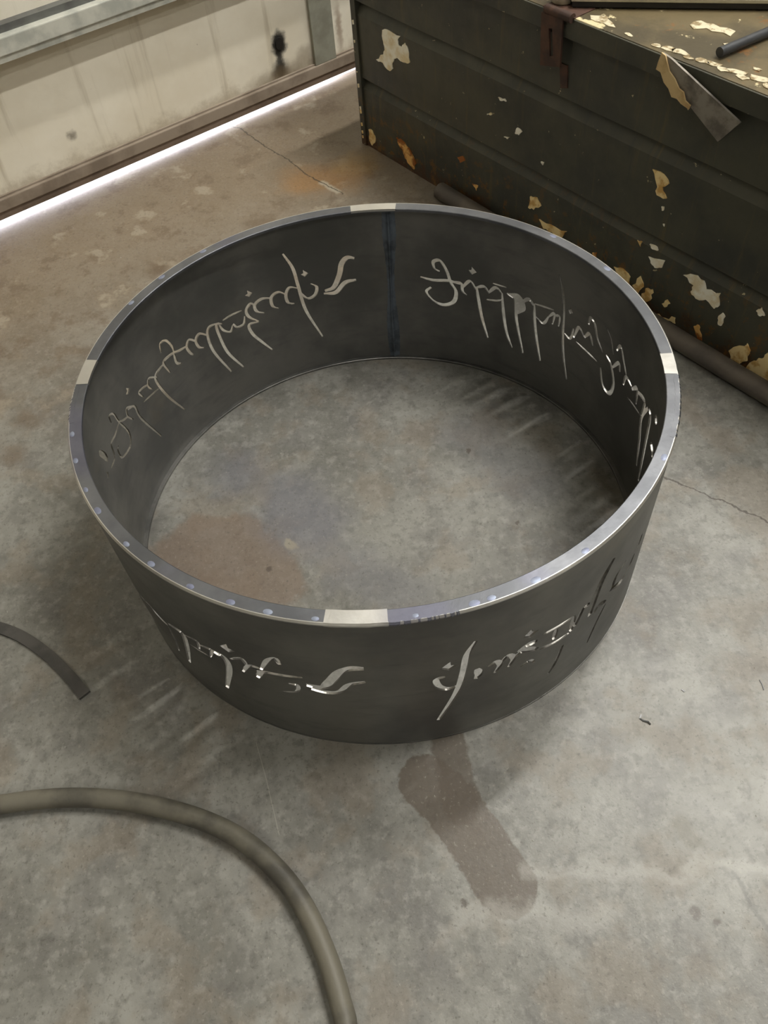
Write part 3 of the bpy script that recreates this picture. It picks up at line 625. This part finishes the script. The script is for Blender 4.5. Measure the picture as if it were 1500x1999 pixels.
LID_FLAKES = [
    [(0.829, 0.018), (0.858, 0.038), (0.872, 0.028), (0.887, 0.023), (0.907, 0.01), (0.892, 0.005), (0.875, 0.009), (0.857, 0.004), (0.842, 0.006)],
    [(1.011, 0.12), (1.006, 0.138), (1.014, 0.151), (1.032, 0.149), (1.041, 0.156), (1.061, 0.152), (1.075, 0.16), (1.095, 0.158), (1.101, 0.133), (1.082, 0.137), (1.06, 0.127), (1.045, 0.131), (1.028, 0.11)],
    [(1.0298, 0.006), (1.0264, 0.009), (1.022, 0.0123), (1.0155, 0.0103), (1.0125, 0.0075), (1.0092, 0.0038), (1.0115, -0.0022), (1.0227, -0.0026), (1.0318, 0.0005)],
    [(1.0578, 0.012), (1.0582, 0.0182), (1.0474, 0.0194), (1.0389, 0.0178), (1.0345, 0.0141), (1.033, 0.0096), (1.0336, 0.0011), (1.0487, 0.0003), (1.0611, 0.0045)],
    [(1.0973, 0.014), (1.0851, 0.0187), (1.0776, 0.0222), (1.0652, 0.0235), (1.055, 0.018), (1.0533, 0.0096), (1.0633, 0.0027), (1.077, 0.0076), (1.0898, 0.0071)],
    [(1.112, 0.006), (1.1081, 0.0098), (1.1013, 0.0102), (1.0949, 0.0109), (1.0936, 0.0073), (1.0866, 0.0033), (1.0932, -0.0006), (1.1019, 0.0), (1.1067, 0.0029)],
    [(1.1447, 0.012), (1.1369, 0.0175), (1.1284, 0.0226), (1.1155, 0.0211), (1.1111, 0.0148), (1.1122, 0.0094), (1.1171, 0.0044), (1.1274, 0.0044), (1.133, 0.0083)],
    [(1.164, 0.018), (1.1662, 0.0255), (1.1518, 0.0237), (1.1448, 0.023), (1.1326, 0.0215), (1.1372, 0.0154), (1.1414, 0.0097), (1.1528, 0.0091), (1.1611, 0.0128)],
    [(1.1958, 0.012), (1.1834, 0.0159), (1.1774, 0.0194), (1.1695, 0.0173), (1.1597, 0.0151), (1.1638, 0.0097), (1.1686, 0.0058), (1.1781, 0.0023), (1.1845, 0.0076)],
    [(1.2198, 0.022), (1.2193, 0.031), (1.2022, 0.0289), (1.194, 0.0277), (1.1863, 0.0248), (1.1784, 0.0176), (1.1897, 0.0121), (1.2026, 0.014), (1.2124, 0.0162)],
    [(1.2349, 0.012), (1.2351, 0.0167), (1.2265, 0.0166), (1.2171, 0.0196), (1.208, 0.0154), (1.2073, 0.0084), (1.2169, 0.0042), (1.2283, 0.0017), (1.2312, 0.0091)],
    [(1.2655, 0.026), (1.2701, 0.0354), (1.254, 0.0387), (1.2413, 0.0344), (1.2257, 0.0309), (1.2305, 0.0221), (1.2381, 0.0145), (1.2527, 0.0175), (1.2607, 0.021)],
    [(1.289, 0.012), (1.2828, 0.0156), (1.2773, 0.0192), (1.2648, 0.0218), (1.2632, 0.0144), (1.2669, 0.0104), (1.2705, 0.0076), (1.2768, 0.0062), (1.2889, 0.0055)],
    [(1.3157, 0.02), (1.3112, 0.0252), (1.302, 0.0264), (1.2875, 0.032), (1.2844, 0.0232), (1.2874, 0.0174), (1.2944, 0.0146), (1.3019, 0.0139), (1.3098, 0.0154)],
    [(1.3518, 0.012), (1.3429, 0.0157), (1.3366, 0.0169), (1.3277, 0.019), (1.3241, 0.0142), (1.3155, 0.0081), (1.33, 0.0072), (1.3376, 0.0038), (1.3488, 0.0056)],
    [(1.2287, 0.055), (1.2302, 0.0597), (1.2216, 0.0601), (1.2163, 0.0585), (1.2118, 0.0567), (1.2146, 0.0539), (1.2156, 0.0508), (1.2213, 0.0509), (1.2296, 0.0505)],
    [(1.2784, 0.06), (1.273, 0.0637), (1.2661, 0.0635), (1.2608, 0.064), (1.2573, 0.0616), (1.2576, 0.0585), (1.2609, 0.0561), (1.2674, 0.0525), (1.2706, 0.0574)],
    [(1.1252, 0.1), (1.1287, 0.1041), (1.1215, 0.1048), (1.1141, 0.1057), (1.1128, 0.1015), (1.1095, 0.0979), (1.1153, 0.0955), (1.1218, 0.0943), (1.1277, 0.0964)],
    [(0.9594, 0.004), (0.9548, 0.0062), (0.9512, 0.0079), (0.9438, 0.01), (0.9382, 0.0064), (0.938, 0.0016), (0.9459, 0.0001), (0.9519, -0.0018), (0.959, -0.0002)]
]
for pts in LID_FLAKES:
    n = len(pts); V = [(x, y, z) for z in (0.6055, 0.6075) for x, y in pts]
    Fc = [tuple(range(n, 2 * n)), tuple(range(n))[::-1]] + [(k, (k + 1) % n, n + (k + 1) % n, n + k) for k in range(n)]
    mesh_obj('paint_chip', V, Fc, MT['flake'], lid)
def face_y(z):
    for (y0, z0), (y1, z1) in zip(prof, prof[1:]):
        if z0 <= z <= z1: return y0 + (y1 - y0) * (z - z0) / (z1 - z0)
    return 0.0
for i, (c, pts) in enumerate(CHIPS):
    P = [(x / 1000, max(z / 1000, 0.005)) for x, z in pts]
    jr = random.Random(i); J = []
    for a, b in zip(P, P[1:] + P[:1]):                 # ragged flake edges
        l = math.hypot(b[0] - a[0], b[1] - a[1]); J.append(a)
        for k in ((1 / 3, 2 / 3) if l > 0.009 else (0.5,)):
            q = jr.uniform(-0.13, 0.13)
            J.append((a[0] + (b[0] - a[0]) * k - (b[1] - a[1]) * q, max(0.005, a[1] + (b[1] - a[1]) * k + (b[0] - a[0]) * q)))
    P = J
    zm = sum(p[1] for p in P) / len(P); ym = min(face_y(zm), 0.0)
    prism('paint_chip', P, ym - 0.0030, ym + 0.001, MT['chip_' + c], front)
pr = random.Random(5)
for k in range(9):                                  # flakes up the rusty corner post
    z = [0.02, 0.035, 0.06, 0.10, 0.112, 0.18, 0.225, 0.31, 0.36][k]; s = pr.uniform(0.002, 0.0075)
    prism('paint_chip', [(-0.015, z), (-0.015 + s, z + s * .4), (-0.013 + s * .6, z + s * 2), (-0.017, z + s * 1.6)], -0.0075, -0.005, MT['chip_p' if k > 3 else 'chip_t'], front)

# hasp: a slotted rusty plate hinged on the lid's edge
hp = [(0.726, 0.596), (0.790, 0.600), (0.795, 0.512), (0.788, 0.498), (0.742, 0.486), (0.735, 0.496)]
hole = [(0.752, 0.572), (0.762, 0.574), (0.772, 0.520), (0.762, 0.516)]
bm = bmesh.new()
def loop(pts, y): return [bm.verts.new((x, y, z)) for x, z in pts]
hpr = [(0.726, 0.598), (0.790, 0.600), (0.795, 0.502), (0.735, 0.488)]
a, b = loop(hpr, -0.024), loop(hole, -0.024); c, d = loop(hpr, -0.019), loop(hole, -0.019)
for k in range(4):
    j = (k + 1) % 4
    bm.faces.new((a[k], a[j], b[j], b[k])); bm.faces.new((c[j], c[k], d[k], d[j]))
    bm.faces.new((a[j], a[k], c[k], c[j])); bm.faces.new((b[k], b[j], d[j], d[k]))
bmesh.ops.recalc_face_normals(bm, faces=bm.faces[:])
me = bpy.data.meshes.new('hasp'); bm.to_mesh(me); bm.free(); me.materials.append(MT['rust'])
hasp = bpy.data.objects.new('hasp', me); COL.objects.link(hasp); hasp.parent = chest
hasp['label'] = 'rusty slotted hasp'
tube('hinge_knuckle', [(0.735, -0.018, 0.607), (0.812, -0.018, 0.607)], 0.010, MT['rust'], hasp, n=14)
box('hinge_leaf', 0.722, 0.815, -0.016, 0.05, 0.606, 0.6078, MT['rust'], hasp)
prism('staple_plate', [(0.775, 0.500), (0.800, 0.500), (0.806, 0.452), (0.786, 0.446)], -0.004, 0.001, MT['rust'], chest)

# flat zinc bar hanging off the lid's edge, torn paper along it
bar = tag(empty('flat_bar', BOX_O, BOX_A), 'scuffed flat metal bar with torn tan paper hanging off the chest lid', 'metal bar')
bm = bmesh.new()
quad = [(1.062, -0.030, 0.616), (1.084, -0.030, 0.612), (1.262, -0.024, 0.546), (1.226, -0.024, 0.494), (1.060, -0.030, 0.588)]
fr = [bm.verts.new(p) for p in quad]; bk = [bm.verts.new((x, y + 0.005, z)) for x, y, z in quad]
bm.faces.new(fr); bm.faces.new(bk[::-1])
for k in range(5): bm.faces.new((fr[k], bk[k], bk[(k + 1) % 5], fr[(k + 1) % 5]))
bmesh.ops.recalc_face_normals(bm, faces=bm.faces[:])
me = bpy.data.meshes.new('bar_blade'); bm.to_mesh(me); bm.free(); me.materials.append(MT['strip'])
o = bpy.data.objects.new('bar_blade', me); COL.objects.link(o); o.parent = bar
tp = [(1.062, 0.618), (1.072, 0.615), (1.088, 0.590), (1.104, 0.580), (1.118, 0.566), (1.130, 0.563), (1.138, 0.549), (1.152, 0.544), (1.150, 0.536), (1.130, 0.540), (1.118, 0.546), (1.105, 0.545), (1.094, 0.558), (1.080, 0.566), (1.068, 0.582), (1.056, 0.584), (1.058, 0.600)]
prism('torn_paper', tp, -0.0335, -0.0302, MT['tape'], bar)['label'] = 'torn tan paper strip'

# things on the lid
LZ = 0.608
def box_pt(u, d, z):
    c, s = math.cos(BOX_A), math.sin(BOX_A)
    return (BOX_O.x + c * u - s * d, BOX_O.y + s * u + c * d, z)
rd = tag(empty('steel_rod', box_pt(1.141, 0.043, LZ)), 'dark round steel rod lying on the worn chest lid', 'rod')
p0, p1 = Vector(box_pt(1.141, 0.043, LZ + 0.0095)), Vector(box_pt(1.166, 0.27, LZ + 0.0095))
o = tube('rod_shaft', [p0 - rd.location, (p0 + p1) / 2 - rd.location, p1 - rd.location], 0.0095, MT['rod'], rd)
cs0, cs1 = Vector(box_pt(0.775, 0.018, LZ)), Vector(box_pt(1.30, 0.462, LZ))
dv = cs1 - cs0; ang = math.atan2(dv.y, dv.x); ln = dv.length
case = tag(empty('pale_bar', cs0, ang), 'long pale metal bar across the chest lid, its shade built as a black slab', 'case')
box('bar_shade', 0.0, ln, 0.0, 0.16, 0.0, 0.013, MT['black'], case, bevel=0.002)  # black slab standing in for the shade under the pale bar
box('bar_top', -0.002, ln + 0.002, -0.004, 0.16, 0.013, 0.021, MT['pale'], case, bevel=0.0015)
cup = tag(empty('metal_cup', box_pt(0.738, 0.028, LZ)), 'small pale metal cup on the lid beside the hasp', 'cup')
V, Fc = [], []
pf = [(0.0, 0.0035), (0.0, 0.0), (0.022, 0.0), (0.0245, 0.003), (0.027, 0.06), (0.0255, 0.06), (0.023, 0.004), (0.0, 0.0035)]
for k in range(24):
    a = 2 * math.pi * k / 24
    for r, z in pf: V.append((r * math.cos(a), r * math.sin(a), z))
m = len(pf)
for k in range(24):
    for j in range(1, m - 1): Fc.append((k * m + j, ((k + 1) % 24) * m + j, ((k + 1) % 24) * m + j + 1, k * m + j + 1))
mesh_obj('cup_wall', V, Fc, MT['pale'], cup, smooth=True)

# ------------------------------------------------------------------ on the floor
def hose_path(pts, r, sub=8): return [(p[0], p[1], r) for p in catmull(pts, sub)]
hr = 0.0165
h1 = tube('rubber_hose', hose_path([(-1.05, -0.60), (-0.90, -0.566), (-0.766, -0.545), (-0.714, -0.54), (-0.625, -0.538), (-0.535, -0.547), (-0.445, -0.568), (-0.355, -0.602), (-0.285, -0.643), (-0.226, -0.699), (-0.187, -0.756), (-0.157, -0.824), (-0.139, -0.886), (-0.132, -0.932), (-0.14, -1.05), (-0.2, -1.25)], hr), hr, MT['hose'])
tag(h1, 'dusty grey rubber hose curving over the floor in front of the ring', 'hose')
hr2 = 0.024
h2 = tube('rubber_hose', hose_path([(0.262, 1.16), (0.40, 0.955), (0.55, 0.732), (0.715, 0.470), (0.812, 0.325), (0.90, 0.197), (1.0, 0.06), (1.2, -0.18)], hr2), hr2, MT['hose2'])
tag(h2, 'dark rubber hose lying straight along the foot of the chest', 'hose')
# curved flat offcut of rim bar
arc = catmull([(-0.87, -0.155), (-0.808, -0.168), (-0.741, -0.200), (-0.677, -0.250), (-0.624, -0.305), (-0.592, -0.344)], 8)
V, Fc = [], []
for i, p in enumerate(arc):
    t = arc[min(i + 1, len(arc) - 1)] - arc[max(i - 1, 0)]; t = t / np.linalg.norm(t); nv = np.array((-t[1], t[0]))
    for s, z in ((-1, 0.0), (-1, 0.006), (1, 0.006), (1, 0.0)):
        q = p + nv * 0.0115 * s; V.append((q[0], q[1], z))
for i in range(len(arc) - 1):
    for k in range(4): Fc.append((i * 4 + k, (i + 1) * 4 + k, (i + 1) * 4 + (k + 1) % 4, i * 4 + (k + 1) % 4))
Fc += [(0, 1, 2, 3), tuple((len(arc) - 1) * 4 + k for k in (3, 2, 1, 0))]
oc = mesh_obj('bar_offcut', V, Fc, MT['offcut'])
bm = bmesh.new(); bm.from_mesh(oc.data); bmesh.ops.recalc_face_normals(bm, faces=bm.faces[:]); bm.to_mesh(oc.data); bm.free()
tag(oc, 'curved flat steel bar offcut on the floor left of the ring', 'steel offcut')

def shaving(loc, rz, pts, wd, label, th=0.0012):
    V, Fc = [], []
    P = [np.array(p, float) for p in pts]
    for i, p in enumerate(P):
        t = P[min(i + 1, len(P) - 1)] - P[max(i - 1, 0)]; t /= np.linalg.norm(t) + 1e-9
        nv = np.array((-t[1], t[0], 0)); nv /= np.linalg.norm(nv) + 1e-9
        for s, dz in ((-1, 0), (-1, th), (1, th), (1, 0)): V.append(p + nv * wd * s + np.array((0, 0, dz)))
    for i in range(len(P) - 1):
        for k in range(4): Fc.append((i * 4 + k, (i + 1) * 4 + k, (i + 1) * 4 + (k + 1) % 4, i * 4 + (k + 1) % 4))
    Fc += [(3, 2, 1, 0), tuple((len(P) - 1) * 4 + k for k in range(4))]
    return tag(mesh_obj('metal_shaving', V, Fc, MT['swarf'], loc=loc, rz=rz), label, 'shaving')
shaving((0.408, -0.498, 0), R2(-38), [(0.0, 0.006, 0), (0.001, -0.002, 0), (0.008, -0.003, 0.001), (0.015, -0.001, 0.002), (0.021, -0.003, 0)], 0.0013, 'bent dark metal shaving on the floor right of the ring')
shaving((0.494, -0.455, 0), R2(-40), [(0.0, 0.0, 0), (0.003, 0.0005, 0), (0.007, -0.0005, 0)], 0.0013, 'tiny dark metal chip just beyond the bent shaving')
shaving((0.636, -0.452, 0), R2(-88), [(0.0, 0.0, 0), (0.010, 0.001, 0), (0.020, 0.0, 0)], 0.0007, 'thin dark metal sliver at the right edge of the picture')

# bright filings scattered over the floor: nobody could count them
rnd = random.Random(11); V, Fc = [], []
SPOT = [(0.06, -0.66), (0.1, -0.62), (0.2, -0.60), (0.45, -0.80), (0.5, -0.83), (0.17, -0.70), (0.15, -0.56), (0.70, 0.03), (0.63, 0.2), (0.19, 0.12)]
n = 0
while n < 230:
    if n < 60: cx, cy = rnd.choice(SPOT); x, y = cx + rnd.gauss(0, .05), cy + rnd.gauss(0, .05)
    else: x, y = rnd.uniform(-0.8, 0.9), rnd.uniform(-0.95, 1.2)
    if abs(math.hypot(x, y) - RR) < 0.03 or 0.561 * (y - 1.5) + 0.828 * (x - 0.07) > -0.12: continue
    s = rnd.choice((0.0006, 0.0008, 0.0010, 0.0016)); a = rnd.uniform(0, 6.28); k = len(V)
    for j in range(3): V.append((x + s * math.cos(a + 2.1 * j), y + s * 1.5 * math.sin(a + 2.1 * j), 0.0001))
    V.append((x, y, s * 0.9))
    Fc += [(k, k + 1, k + 3), (k + 1, k + 2, k + 3), (k + 2, k, k + 3)]; n += 1
tag(mesh_obj('metal_filings', V, Fc, MT['grit']), 'bright metal filings scattered over the concrete', 'filings', kind='stuff')
